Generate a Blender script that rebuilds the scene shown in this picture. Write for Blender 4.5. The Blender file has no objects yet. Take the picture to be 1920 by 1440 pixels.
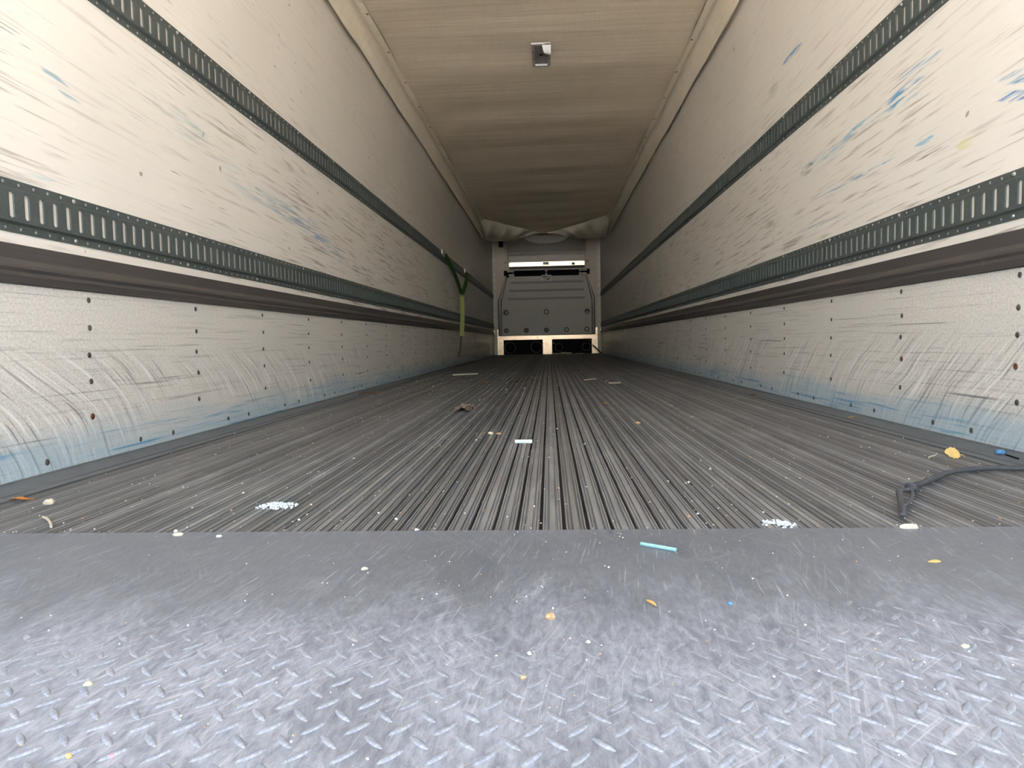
import bpy, math, random
from mathutils import Vector, Matrix
random.seed(7)
sc = bpy.context.scene
col = sc.collection

# ------------------------------------------------------------------ camera
cam_d = bpy.data.cameras.new('camera')
cam_d.sensor_width = 36.0
cam_d.lens = 1359.5 * 36.0 / 1920.0
cam_d.clip_start = 0.02
cam_d.clip_end = 500
cam = bpy.data.objects.new('camera', cam_d)
col.objects.link(cam)
YAW, PITCH, ROLL = 0.0523, 0.0588, -0.0204
fw = Vector((-math.sin(YAW)*math.cos(PITCH), math.cos(YAW)*math.cos(PITCH), -math.sin(PITCH)))
rt = Vector((math.cos(YAW), math.sin(YAW), 0))
up = rt.cross(fw)
r2 = rt*math.cos(ROLL) + up*math.sin(ROLL)
u2 = -rt*math.sin(ROLL) + up*math.cos(ROLL)
m3 = Matrix((r2, u2, -fw)).transposed()
cam.matrix_world = Matrix.Translation((0.0396, 0.0, 0.3142)) @ m3.to_4x4()
sc.camera = cam

# ------------------------------------------------------------------ world, sun, exposure
w = bpy.data.worlds.new('sky')
sc.world = w
w.use_nodes = True
bg = w.node_tree.nodes['Background']
sky = w.node_tree.nodes.new('ShaderNodeTexSky')
sky.sky_type = 'NISHITA'
sky.sun_disc = False
sky.sun_elevation = math.radians(52)
sky.sun_rotation = math.radians(0)
sky.air_density = 1.3
sky.dust_density = 3.0
w.node_tree.links.new(sky.outputs[0], bg.inputs['Color'])
bg.inputs['Strength'].default_value = 1.0
sun_d = bpy.data.lights.new('sun', 'SUN')
sun_d.energy = 40.0
sun_d.angle = 0.02
sun_d.color = (1.0, 0.96, 0.90)
sun = bpy.data.objects.new('sun', sun_d)
col.objects.link(sun)
sun.rotation_euler = (math.radians(-38), math.radians(14), 0)     # from the front of the trailer, high
por_d = bpy.data.lights.new('opening_portal', 'AREA')             # sampling portal in the rear opening, gives no light of its own
por_d.shape = 'RECTANGLE'
por_d.size, por_d.size_y = 2.7, 2.9
por_d.cycles.is_portal = True
por = bpy.data.objects.new('opening_portal', por_d)
col.objects.link(por)
por.location = (0, -1.65, 1.3)
por.rotation_euler = (math.radians(90), 0, 0)
sc.view_settings.view_transform = 'Standard'
sc.view_settings.look = 'None'
sc.view_settings.gamma = 1.0
sc.view_settings.use_curve_mapping = False
sc.view_settings.exposure = 1.22
sc.cycles.max_bounces = 7
sc.cycles.diffuse_bounces = 6
sc.cycles.glossy_bounces = 4
sc.cycles.transmission_bounces = 1
sc.cycles.use_adaptive_sampling = False
sc.cycles.use_light_tree = False

# ------------------------------------------------------------------ mesh helpers
class MB:
    def __init__(s): s.v = []; s.f = []
    def add(s, vs, fs):
        o = len(s.v); s.v += [tuple(v) for v in vs]; s.f += [tuple(i+o for i in f) for f in fs]; return s
    def box(s, x0, x1, y0, y1, z0, z1):
        return s.add([(x0,y0,z0),(x1,y0,z0),(x1,y1,z0),(x0,y1,z0),(x0,y0,z1),(x1,y0,z1),(x1,y1,z1),(x0,y1,z1)],
                     [(0,3,2,1),(4,5,6,7),(0,1,5,4),(1,2,6,5),(2,3,7,6),(3,0,4,7)])
    def bevbox(s, x0, x1, y0, y1, z0, z1, b):
        # chamfered on the edges around the -y face
        return s.add([(x0+b,y0,z0+b),(x1-b,y0,z0+b),(x1-b,y0,z1-b),(x0+b,y0,z1-b),
                      (x0,y0+b,z0),(x1,y0+b,z0),(x1,y0+b,z1),(x0,y0+b,z1),
                      (x0,y1,z0),(x1,y1,z0),(x1,y1,z1),(x0,y1,z1)],
                     [(0,1,2,3),(0,4,5,1),(1,5,6,2),(2,6,7,3),(3,7,4,0),(4,8,9,5),(5,9,10,6),(6,10,11,7),(7,11,8,4),(11,10,9,8)])
    def prism_y(s, pts, y0, y1, caps=True):
        n = len(pts)
        vs = [(x,y0,z) for x,z in pts] + [(x,y1,z) for x,z in pts]
        fs = [(i,(i+1)%n,(i+1)%n+n,i+n) for i in range(n)]
        if caps: fs += [tuple(range(n-1,-1,-1)), tuple(range(n,2*n))]
        return s.add(vs, fs)
    def strip_y(s, pts, ys):
        n = len(pts)
        vs = [(x,y,z) for y in ys for x,z in pts]
        fs = [(j*n+i, j*n+i+1, (j+1)*n+i+1, (j+1)*n+i) for j in range(len(ys)-1) for i in range(n-1)]
        return s.add(vs, fs)
    def grid(s, fn, nu, nv):
        vs = [fn(i/nu, j/nv) for j in range(nv+1) for i in range(nu+1)]
        fs = [(j*(nu+1)+i, j*(nu+1)+i+1, (j+1)*(nu+1)+i+1, (j+1)*(nu+1)+i) for j in range(nv) for i in range(nu)]
        return s.add(vs, fs)
    def cyl(s, c, ax, r, h, n=12, r1=None, dome=0):
        c = Vector(c); ax = Vector(ax).normalized(); r1 = r if r1 is None else r1
        a = ax.orthogonal().normalized(); b = ax.cross(a)
        rings = [(0,r),(h,r1)] + ([(h+dome*.7, r1*.7)] if dome else [])
        vs = []
        for d, rr in rings:
            vs += [c+ax*d+(a*math.cos(2*math.pi*i/n)+b*math.sin(2*math.pi*i/n))*rr for i in range(n)]
        fs = [(k*n+i, k*n+(i+1)%n, (k+1)*n+(i+1)%n, (k+1)*n+i) for k in range(len(rings)-1) for i in range(n)]
        if dome:
            vs.append(c+ax*(h+dome)); t = len(vs)-1; k = len(rings)-1
            fs += [(k*n+i, k*n+(i+1)%n, t) for i in range(n)]
        else:
            k = len(rings)-1; fs.append(tuple(k*n+i for i in range(n)))
        fs.append(tuple(range(n-1,-1,-1)))
        return s.add(vs, fs)
    def torus(s, c, ax, R, r, n=24, m=8):
        c = Vector(c); ax = Vector(ax).normalized(); a = ax.orthogonal().normalized(); b = ax.cross(a)
        vs = []
        for i in range(n):
            d = a*math.cos(2*math.pi*i/n)+b*math.sin(2*math.pi*i/n)
            for j in range(m):
                t = 2*math.pi*j/m; vs.append(c+d*(R+r*math.cos(t))+ax*r*math.sin(t))
        fs = [(i*m+j, ((i+1)%n)*m+j, ((i+1)%n)*m+(j+1)%m, i*m+(j+1)%m) for i in range(n) for j in range(m)]
        return s.add(vs, fs)
    def tube(s, pts, r, n=8, flat=1.0, rads=None):
        pts = [Vector(p) for p in pts]; vs = []
        for k, p in enumerate(pts):
            t = (pts[min(k+1,len(pts)-1)]-pts[max(k-1,0)]).normalized()
            a = t.cross(Vector((0,0,1)))
            a = a.normalized() if a.length > 1e-4 else Vector((1,0,0))
            b = a.cross(t); rr = rads[k] if rads else r
            vs += [p+a*math.cos(2*math.pi*i/n)*rr+b*math.sin(2*math.pi*i/n)*rr*flat for i in range(n)]
        fs = [(k*n+i, k*n+(i+1)%n, (k+1)*n+(i+1)%n, (k+1)*n+i) for k in range(len(pts)-1) for i in range(n)]
        fs += [tuple(range(n-1,-1,-1)), tuple((len(pts)-1)*n+i for i in range(n))]
        return s.add(vs, fs)
    def mesh(s, name, mat, smooth=False):
        me = bpy.data.meshes.new(name); me.from_pydata(s.v, [], s.f); me.update()
        import bmesh
        bm = bmesh.new(); bm.from_mesh(me); bmesh.ops.recalc_face_normals(bm, faces=bm.faces); bm.to_mesh(me); bm.free()
        if mat: me.materials.append(mat)
        if smooth:
            me.polygons.foreach_set('use_smooth', [True]*len(me.polygons))
        return me
    def build(s, name, mat, parent=None, smooth=False, loc=None):
        return put(name, s.mesh(name, mat, smooth), parent, loc)

def put(name, me, parent=None, loc=None, rot=None, scale=None):
    o = bpy.data.objects.new(name, me); col.objects.link(o)
    if parent: o.parent = parent
    if loc is not None: o.location = loc
    if rot is not None: o.rotation_euler = rot
    if scale is not None: o.scale = scale
    return o
def tag(o, label, cat, group=None):
    o['label'] = label; o['category'] = cat
    if group: o['group'] = group
    return o
def struct(o, label=None):
    o['kind'] = 'structure'
    if label: o['label'] = label
    return o
def empty(name, loc=(0,0,0)):
    o = bpy.data.objects.new(name, None); col.objects.link(o); o.location = loc; o.empty_display_size = .1
    return o
def stuff(o): o['kind'] = 'stuff'; return o

# ------------------------------------------------------------------ material helpers
def lin(c):
    return tuple((x/255/12.92 if x/255 <= .04045 else ((x/255+.055)/1.055)**2.4) for x in c) + (1,)
class G:
    """small node-graph writer"""
    def __init__(s, name, rough=.5, metal=0., color=(.5,.5,.5,1), spec=.5):
        s.m = bpy.data.materials.new(name); s.m.use_nodes = True
        s.t = s.m.node_tree; s.b = s.t.nodes['Principled BSDF']
        s.b.inputs['Roughness'].default_value = rough; s.b.inputs['Metallic'].default_value = metal
        s.b.inputs['Base Color'].default_value = color
        s.b.inputs['Specular IOR Level'].default_value = spec
        s.tc = s.n('ShaderNodeTexCoord').outputs['Object']
        s._xyz = None
    def n(s, t): return s.t.nodes.new(t)
    def set(s, sock, val):
        if isinstance(val, bpy.types.NodeSocket): s.t.links.new(val, sock)
        else: sock.default_value = val
    def xyz(s):
        if s._xyz is None:
            q = s.n('ShaderNodeSeparateXYZ'); s.t.links.new(s.tc, q.inputs[0]); s._xyz = q.outputs
        return s._xyz
    def vec(s, x, y, z):
        q = s.n('ShaderNodeCombineXYZ')
        for i, v in enumerate((x,y,z)): s.set(q.inputs[i], v)
        return q.outputs[0]
    def math(s, op, a, b=0., c=0., clamp=False):
        q = s.n('ShaderNodeMath'); q.operation = op; q.use_clamp = clamp
        s.set(q.inputs[0], a); s.set(q.inputs[1], b); s.set(q.inputs[2], c)
        return q.outputs[0]
    def noise(s, v, scale=1., detail=2., rough=.5):
        q = s.n('ShaderNodeTexNoise'); s.set(q.inputs['Vector'], v)
        q.inputs['Scale'].default_value = scale; q.inputs['Detail'].default_value = detail; q.inputs['Roughness'].default_value = rough
        return q.outputs['Fac']
    def scaled(s, sx, sy, sz, off=(0,0,0)):
        q = s.n('ShaderNodeMapping'); s.t.links.new(s.tc, q.inputs[0])
        q.inputs['Scale'].default_value = (sx,sy,sz); q.inputs['Location'].default_value = off
        return q.outputs[0]
    def step(s, v, lo, hi):          # smooth map lo..hi -> 0..1
        q = s.n('ShaderNodeMapRange'); q.interpolation_type = 'SMOOTHSTEP'
        s.set(q.inputs[0], v); q.inputs[1].default_value = lo; q.inputs[2].default_value = hi
        return q.outputs[0]
    def mix(s, f, a, b, mode='MIX'):
        q = s.n('ShaderNodeMix'); q.data_type = 'RGBA'; q.blend_type = mode
        s.set(q.inputs[0], f); s.set(q.inputs[6], a); s.set(q.inputs[7], b)
        return q.outputs[2]
    def color(s, c): s.set(s.b.inputs['Base Color'], c)
    def rough(s, r): s.set(s.b.inputs['Roughness'], r)
    def bump(s, h, strength=.3, dist=.01):
        q = s.n('ShaderNodeBump'); q.inputs['Strength'].default_value = strength; q.inputs['Distance'].default_value = dist
        s.set(q.inputs['Height'], h); s.t.links.new(q.outputs[0], s.b.inputs['Normal'])

def plain(name, rgb, rough=.5, metal=0., var=.12, scale=30., spec=.5):
    g = G(name, rough, metal, spec=spec); c = lin(rgb)
    n = g.noise(g.tc, scale, 3, .6)
    dk = tuple(x*(1-var) for x in c[:3])+(1,); lt = tuple(min(1,x*(1+var)) for x in c[:3])+(1,)
    g.color(g.mix(n, dk, lt))
    return g.m

def ell(g, y0, z0, ly, lz, slope=0., soft=.35):
    """soft ellipse mask on a side wall, in wall coordinates (y, z); slope tilts it"""
    _, y, z = g.xyz()
    dy = g.math('DIVIDE', g.math('SUBTRACT', y, y0), ly)
    zz = g.math('SUBTRACT', z, z0)
    if slope: zz = g.math('SUBTRACT', zz, g.math('MULTIPLY', g.math('SUBTRACT', y, y0), slope))
    dz = g.math('DIVIDE', zz, lz)
    d = g.math('ADD', g.math('MULTIPLY', dy, dy), g.math('MULTIPLY', dz, dz))
    return g.step(d, 1.0, soft)

def wall_material(name, stains, seed):
    g = G(name, .42, 0., spec=.5)
    x, y, z = g.xyz()
    base = g.mix(g.noise(g.scaled(1,1.2,1.2,(seed,0,0)), 1, 3, .6), lin((236,229,219)), lin((245,239,231)))
    # fine handling streaks along the wall, a little slanted
    zz = g.math('ADD', z, g.math('MULTIPLY', y, .035))
    st = g.noise(g.vec(seed, g.math('MULTIPLY', y, 2.6), g.math('MULTIPLY', zz, 75)), 1, 3, .62)
    area = g.step(g.noise(g.vec(seed+3, g.math('MULTIPLY', y, .8), g.math('MULTIPLY', z, 2.2)), 1, 2), .24, .54)
    low = g.step(z, 1.75, 1.15)
    dark = g.math('MULTIPLY', g.math('MULTIPLY', g.step(st, .52, .70), area), g.math('ADD', g.math('MULTIPLY', low, .8), .2))
    c = g.mix(g.math('MULTIPLY', dark, .75), base, lin((158,146,134)))
    lt = g.math('MULTIPLY', g.step(st, .44, .28), .35)
    c = g.mix(lt, c, lin((246,240,230)))
    # sparse sharp scratches
    s2 = g.noise(g.vec(seed+9, g.math('MULTIPLY', y, 5.), g.math('MULTIPLY', zz, 190)), 1, 2, .5)
    a2 = g.step(g.noise(g.vec(seed+5, g.math('MULTIPLY', y, 2.), g.math('MULTIPLY', z, 5)), 1, 2), .5, .68)
    c = g.mix(g.math('MULTIPLY', g.math('MULTIPLY', g.step(s2, .66, .74), a2), .75), c, lin((105,98,92)))
    # small dark nicks
    s3 = g.noise(g.vec(seed+2, g.math('MULTIPLY', y, 14.), g.math('MULTIPLY', z, 22)), 1, 1, .5)
    c = g.mix(g.math('MULTIPLY', g.step(s3, .775, .80), .6), c, lin((90,84,80)))
    cache = {}
    for (y0,z0,ly,lz,sl,rgb,k,fq) in stains:
        msk = ell(g, y0, z0, ly, lz, sl)
        q = 26 if fq < 30 else (64 if fq < 90 else 120)
        if q not in cache:
            zz2 = g.math('ADD', z, g.math('MULTIPLY', y, .03))
            cache[q] = g.noise(g.vec(seed+q, g.math('MULTIPLY', y, 4.0), g.math('MULTIPLY', zz2, q*2.)), 1, 3, .7)
        nn = cache[q]
        f = g.math('MULTIPLY', g.math('MULTIPLY', msk, g.step(nn, .47 if fq > 10 else .34, .62 if fq > 10 else .56)), k)
        c = g.mix(f, c, lin(rgb))
    g.color(c)
    g.rough(g.math('ADD', .30, g.math('MULTIPLY', st, .22)))
    wv = g.math('SINE', g.math('MULTIPLY', y, 2*math.pi/.61))
    g.bump(g.math('ADD', g.math('MULTIPLY', wv, .5), g.math('MULTIPLY', st, .25)), .25, .004)
    return g.m

def scuff_material(name, seed, thr):
    g = G(name, .38, .10, spec=.5)
    x, y, z = g.xyz()
    base = g.mix(g.step(g.noise(g.scaled(1,110,150,(seed,0,0)), 1, 3, .7), .2, .8), lin((212,207,200)), lin((246,241,234)))
    # brushed lines along the wall
    br = g.noise(g.vec(seed, g.math('MULTIPLY', y, 1.8), g.math('MULTIPLY', z, 120)), 1, 3, .65)
    c = g.mix(g.math('MULTIPLY', g.step(br, .53, .75), .55), base, lin((140,136,132)))
    # curved swing scratches
    s = g.math('ADD', y, g.math('ADD', g.math('MULTIPLY', z, .55), g.math('MULTIPLY', g.math('MULTIPLY', z, z), 1.9)))
    wob = g.math('MULTIPLY', g.noise(g.scaled(1,1.1,2,(seed+4,0,0)), 1, 2), .25)
    s = g.math('ADD', s, wob)
    ar = g.noise(g.vec(seed+6, g.math('MULTIPLY', s, 72), g.math('MULTIPLY', z, 5)), 1, 3.5, .62)
    band = g.math('MULTIPLY', g.step(z, .36, .22), g.step(g.noise(g.scaled(1,.9,3,(seed+8,0,0)), 1, 2), thr, thr+.2))
    hi = g.math('MULTIPLY', g.step(ar, .555, .625), band)
    lo = g.math('MULTIPLY', g.step(ar, .43, .35), band)
    c = g.mix(g.math('MULTIPLY', lo, .7), c, lin((130,131,136)))
    c = g.mix(g.math('MULTIPLY', hi, .9), c, lin((253,252,251)))
    # long dark gouges
    gg = g.noise(g.vec(seed+11, g.math('MULTIPLY', y, 1.1), g.math('MULTIPLY', z, 60)), 1, 2, .5)
    c = g.mix(g.math('MULTIPLY', g.math('MULTIPLY', g.step(gg, .68, .75), g.step(z, .42, .3)), .6), c, lin((70,72,80)))
    # blue paint rubbed off along the foot of the wall
    blue_z = g.math('ADD', z, g.math('MULTIPLY', g.math('SUBTRACT', g.noise(g.scaled(1,1.3,9,(seed+1,0,0)), 1, 3), .5), .22))
    bl = g.step(blue_z, .15, .02)
    c = g.mix(g.math('MULTIPLY', bl, .55), c, lin((150,190,212)))
    strk = g.noise(g.vec(seed+2, g.math('MULTIPLY', y, 1.7), g.math('MULTIPLY', z, 70)), 1, 3, .65)
    c = g.mix(g.math('MULTIPLY', g.math('MULTIPLY', g.step(strk, .56, .68), g.step(z, .14, .05)), .75), c, lin((70,150,196)))
    g.color(c)
    g.rough(g.math('ADD', .26, g.math('MULTIPLY', br, .3)))
    h = g.math('ADD', g.math('MULTIPLY', g.noise(g.scaled(1,150,150), 1, 2), .5), g.math('SUBTRACT', g.math('MULTIPLY', lo, -.6), g.math('MULTIPLY', g.step(gg,.68,.75), .8)))
    g.bump(h, .5, .003)
    return g.m

def floor_material():
    g = G('floor_slat_grey', .55, .15)
    oi = g.n('ShaderNodeObjectInfo')
    x, y, z = g.xyz()
    rnd = oi.outputs['Random']
    wx = g.n('ShaderNodeNewGeometry').outputs['Position']
    sp = g.n('ShaderNodeSeparateXYZ'); g.t.links.new(wx, sp.inputs[0])
    X, Y = sp.outputs[0], sp.outputs[1]
    n = g.noise(g.vec(g.math('MULTIPLY', X, 40), g.math('MULTIPLY', Y, 5), 0.), 1, 4, .7)
    c = g.mix(n, lin((98,98,98)), lin((160,160,159)))
    ww = g.noise(g.vec(g.math('MULTIPLY', X, 5), g.math('MULTIPLY', Y, 2.2), 3.), 1, 3, .65)
    c = g.mix(g.math('MULTIPLY', g.step(ww, .5, .72), .55), c, lin((170,169,168)))
    c = g.mix(g.math('MULTIPLY', rnd, .5), c, lin((74,71,68)))
    dirt = g.noise(g.vec(g.math('MULTIPLY', X, 160), g.math('MULTIPLY', Y, 60), 9.), 1, 3, .6)
    c = g.mix(g.math('MULTIPLY', g.step(dirt, .66, .74), .5), c, lin((188,184,176)))
    g.color(c)
    g.rough(g.math('ADD', .42, g.math('MULTIPLY', n, .25)))
    g.bump(n, .3, .001)
    return g.m

def plate_material():
    g = G('sill_plate_steel', .42, .30)
    x, y, z = g.xyz()
    n = g.step(g.noise(g.scaled(120,38,1), 1, 6, .72), .12, .88)
    c = g.mix(n, lin((104,109,119)), lin((190,197,209)))
    for k, (ax, ay) in enumerate(((.35,1.),( -.55,1.),(.9,.8))):
        a = g.math('ADD', g.math('MULTIPLY', x, ay), g.math('MULTIPLY', y, -ax))
        b = g.math('ADD', g.math('MULTIPLY', x, ax), g.math('MULTIPLY', y, ay))
        s = g.noise(g.vec(g.math('MULTIPLY', a, 190), g.math('MULTIPLY', b, 6.), k*7.), 1, 3, .55)
        m = g.step(g.noise(g.vec(g.math('MULTIPLY', x, 4), g.math('MULTIPLY', y, 4), k*3.), 1, 2), .42, .62)
        c = g.mix(g.math('MULTIPLY', g.math('MULTIPLY', g.step(s, .58, .68), m), .5), c, lin((214,218,226)))
        c = g.mix(g.math('MULTIPLY', g.math('MULTIPLY', g.step(s, .36, .30), m), .40), c, lin((84,87,95)))
    wear = g.noise(g.scaled(3.2,2.2,1,(3,5,0)), 1, 3, .6)
    c = g.mix(g.math('MULTIPLY', g.step(wear, .52, .68), .4), c, lin((104,108,116)))
    # worn, dirty tread; its darkening towards the floor also paints in daylight falloff
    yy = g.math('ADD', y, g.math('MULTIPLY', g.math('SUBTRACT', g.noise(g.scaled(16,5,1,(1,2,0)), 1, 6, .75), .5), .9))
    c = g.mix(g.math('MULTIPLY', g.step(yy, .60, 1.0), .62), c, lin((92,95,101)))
    sx = g.noise(g.vec(g.math('MULTIPLY', g.math('ADD', x, g.math('MULTIPLY', y, -.12)), 230), g.math('MULTIPLY', y, 7.), 5.), 1, 3, .6)
    c = g.mix(g.math('MULTIPLY', g.step(sx, .60, .70), .45), c, lin((205,209,217)))
    g.color(c)
    g.rough(g.math('ADD', .34, g.math('MULTIPLY', n, .22)))
    g.bump(n, .35, .002)
    return g.m

def fabric_material(name, a, b):
    g = G(name, .75, 0., spec=.25)
    n = g.noise(g.scaled(2.5,2.,2.5), 1, 4, .6)
    c = g.mix(n, lin(a), lin(b))
    wv = g.noise(g.scaled(26,420,26), 1, 2, .5)
    wv2 = g.noise(g.scaled(420,8,26), 1, 2, .5)
    c = g.mix(g.math('MULTIPLY', g.step(wv2, .5, .7), .18), c, lin(tuple(int(q*.8) for q in a)))
    g.color(c)
    rip = g.noise(g.scaled(.7,9,.7,(2,0,0)), 1, 3, .55)
    g.bump(g.math('ADD', g.math('MULTIPLY', g.math('ADD', wv, wv2), .05), rip), .45, .02)
    return g.m

def rail_material():
    g = G('green_grey_painted_steel', .48, .25)
    n = g.noise(g.scaled(90,90,90), 1, 3, .6)
    c = g.mix(n, lin((70,78,77)), lin((104,111,108)))
    n2 = g.noise(g.scaled(9,9,40), 1, 4, .7)
    c = g.mix(g.math('MULTIPLY', g.step(n2, .62, .72), .35), c, lin((132,138,136)))
    g.color(c); g.bump(n, .2, .001)
    return g.m

def rub_material():
    g = G('dark_brown_rub_rail', .42, .0)
    x, y, z = g.xyz()
    n = g.noise(g.vec(0., g.math('MULTIPLY', y, 2.5), g.math('MULTIPLY', z, 260)), 1, 4, .6)
    c = g.mix(n, lin((70,65,62)), lin((100,94,90)))
    sc_ = g.noise(g.vec(3., g.math('MULTIPLY', y, 60), g.math('MULTIPLY', z, 9)), 1, 2, .5)
    mk = g.step(g.noise(g.scaled(1,1.6,1,(5,0,0)), 1, 1), .62, .70)
    c = g.mix(g.math('MULTIPLY', g.math('MULTIPLY', g.step(sc_, .64, .70), mk), .6), c, lin((170,164,158)))
    g.color(c)
    return g.m

BLUE = (92,158,196); SKYB = (150,192,212); GREY = (128,124,120)
M = {}
M['wall_l'] = wall_material('wall_panel_left', [
    (3.75,.955,.55,.060,-.06,(96,150,190),.62,60), (4.25,.875,.42,.06,-.09,(110,156,190),.5,60), (3.3,.98,.5,.05,-.04,(168,194,206),.45,50),
    (2.54,1.10,.22,.05,-.06,(160,200,200),.45,40), (1.90,1.01,.09,.022,-.30,(130,172,190),.75,60), (2.95,1.04,.16,.03,-.1,(150,196,200),.4,50),
    (5.0,.80,.35,.06,-.1,(92,110,130),.5,60), (3.2,1.0,.05,.018,-.3,(110,120,124),.6,40), (1.8,.74,.10,.02,.0,(150,196,206),.5,50),
    ], 1.3)
M['wall_r'] = wall_material('wall_panel_right', [
    (2.52,1.108,.17,.038,-.02,(84,158,200),.95,22), (2.85,1.100,.26,.022,.0,(120,180,208),.9,24), (3.22,1.085,.30,.026,.03,(168,198,208),.8,40), (2.44,1.165,.16,.02,.02,(104,166,200),.75,70),
    (3.66,1.672,.16,.016,.02,(84,148,192),1.,5), (2.17,.851,.055,.018,.0,(220,216,130),.6,5), (2.95,.918,.42,.006,.0,(84,156,200),.9,12),
    (1.93,.955,.10,.02,.2,(82,146,190),.85,60), (1.96,.915,.10,.016,.25,(60,130,190),.9,60), (2.4,.92,.07,.012,.0,(130,186,210),.8,30),
    (3.45,1.075,.10,.03,.0,(70,64,62),.9,160), (2.36,.87,.12,.012,.03,(84,82,82),.8,120), (3.95,1.30,.08,.03,.1,(120,150,168),.7,80), (3.95,1.60,.1,.05,.1,(110,104,98),.5,90),
    (3.2,.80,.4,.01,.0,(130,168,186),.5,30),
    ], 5.1)
M['scuff_l'] = scuff_material('scuff_liner_left', 2.2, .40)
M['scuff_r'] = scuff_material('scuff_liner_right', 7.7, .28)
M['floor'] = floor_material()
M['pan'] = plain('floor_pan_dark', (58,51,46), .8, 0, .3, 40)
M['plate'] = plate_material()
M['fabric'] = fabric_material('beige_duct_fabric', (232,214,187), (240,224,199))
M['hem'] = fabric_material('beige_hem_vinyl', (246,232,207), (252,241,220))
M['rail'] = rail_material()
M['rub'] = rub_material()
M['cove'] = plain('cove_grey', (96,98,100), .5, .1, .3, 14)
M['ceil'] = plain('ceiling_white', (210,200,184), .6)
M['front'] = plain('front_liner_beige', (232,218,200), .45, 0, .06, 6)
M['angle'] = plain('pale_aluminium_angle', (236,229,219), .45, .1, .1, 8)
M['rivet'] = plain('bright_rivet', (205,204,200), .3, .85, .15, 200)
M['screw'] = plain('dull_screw', (104,96,90), .5, .5, .3, 300)
M['bulk'] = plain('grey_moulded_plastic', (216,209,201), .5, 0, .08, 9)
M['bulk_d'] = plain('rib_shade_grey', (98,94,90), .55, 0, .12, 20)
M['shroud'] = plain('pale_grey_shell', (236,227,214), .5, 0, .06, 6)
M['shell'] = plain('grey_upper_shell', (176,168,158), .5, 0, .06, 6)
M['letter'] = plain('highlit_letter', (196,188,177), .5)  # paler than the shell: light on the embossing put into the colour
M['dish'] = plain('light_dish', (246,240,230), .5, 0, .05, 6)
M['black'] = plain('black_plastic', (8,8,9), .6, 0, .2, 30, .15)
M['blackg'] = plain('black_gloss', (16,16,17), .3, 0, .2, 30)
M['mirror'] = plain('polished_aluminium', (226,208,182), .30, 1., .04, 40)
M['white'] = plain('white_plastic', (240,240,238), .5)
M['lens'] = plain('grey_lens', (128,120,114), .4, 0, .06, 60)
M['window'] = plain('clear_vinyl_border', (184,178,172), .35, 0, .06, 90)
M['olive'] = plain('olive_sticker', (122,108,62), .6)
M['badge'] = plain('grey_badge', (150,145,142), .4, .3)
M['web_d'] = plain('dark_green_webbing', (58,92,30), .8, 0, .25, 220)
M['web_l'] = plain('faded_green_webbing', (168,172,104), .85, 0, .2, 220)
M['web_t'] = plain('dirty_webbing', (92,84,70), .85, 0, .2, 220)
M['steel'] = plain('zinc_steel', (200,196,188), .3, .9)
M['zinc'] = plain('pale_zinc', (238,230,220), .5, .0, .08, 60)
M['rope'] = plain('dark_rope', (74,74,77), .85, 0, .3, 260)
M['leaf_o'] = plain('orange_leaf', (178,116,48), .7, 0, .25, 120)
M['leaf_y'] = plain('yellow_leaf', (206,172,104), .7, 0, .18, 150)
M['leaf_b'] = plain('brown_leaf', (140,92,58), .7, 0, .25, 120)
M['paper'] = plain('white_paper', (214,222,222), .8, 0, .05, 80)
M['powder'] = plain('white_crumb', (206,210,211), .9, 0, .06, 200)
M['tan'] = plain('tan_crumb', (196,158,118), .8, 0, .2, 200)
M['cream'] = plain('cream_crumb', (204,197,172), .8, 0, .15, 200)
M['straw'] = plain('straw', (196,182,158), .8, 0, .2, 200)
M['teal'] = plain('pale_teal_plastic', (138,178,178), .4, 0, .25, 90)
M['blue'] = plain('blue_plastic', (84,140,186), .45, 0, .1, 90)
M['film'] = plain('brown_film', (118,104,94), .25, 0, .3, 70)
M['pink'] = plain('pink_chip', (232,150,160), .6)
M['rust'] = plain('rusty_screw', (116,66,48), .6, .3, .3, 300)
def corr_material():
    g = G('corrugated_mill_aluminium', .28, .95)
    x, y, z = g.xyz()
    n = g.noise(g.vec(g.math('MULTIPLY', x, 2.), 0., g.math('MULTIPLY', z, 60)), 1, 3, .6)
    n2 = g.noise(g.scaled(7,7,7), 1, 4, .65)
    c = g.mix(n, lin((206,172,146)), lin((240,216,194)))
    c = g.mix(g.math('MULTIPLY', g.step(n2, .55, .7), .5), c, lin((150,126,108)))
    g.color(c); return g.m
M['corr'] = corr_material()
def ground_material():
    g = G('yard_concrete', .85)
    n = g.noise(g.scaled(1.5,1.5,1.5), 1, 6, .65)
    n2 = g.noise(g.scaled(.12,.12,.12), 1, 3, .5)
    c = g.mix(n, lin((192,188,182)), lin((214,210,204)))
    c = g.mix(g.math('MULTIPLY', g.step(n2, .45, .65), .35), c, lin((178,174,168)))
    g.color(c); return g.m
M['ground'] = ground_material()

# ------------------------------------------------------------------ dimensions
A = 1.23               # half width at the scuff liner
Y0, YT, YD = -1.60, 1.186, 16.77  # box runs on unseen behind the camera, added to flatten the daylight falloff
ZTOP = 2.72

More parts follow.
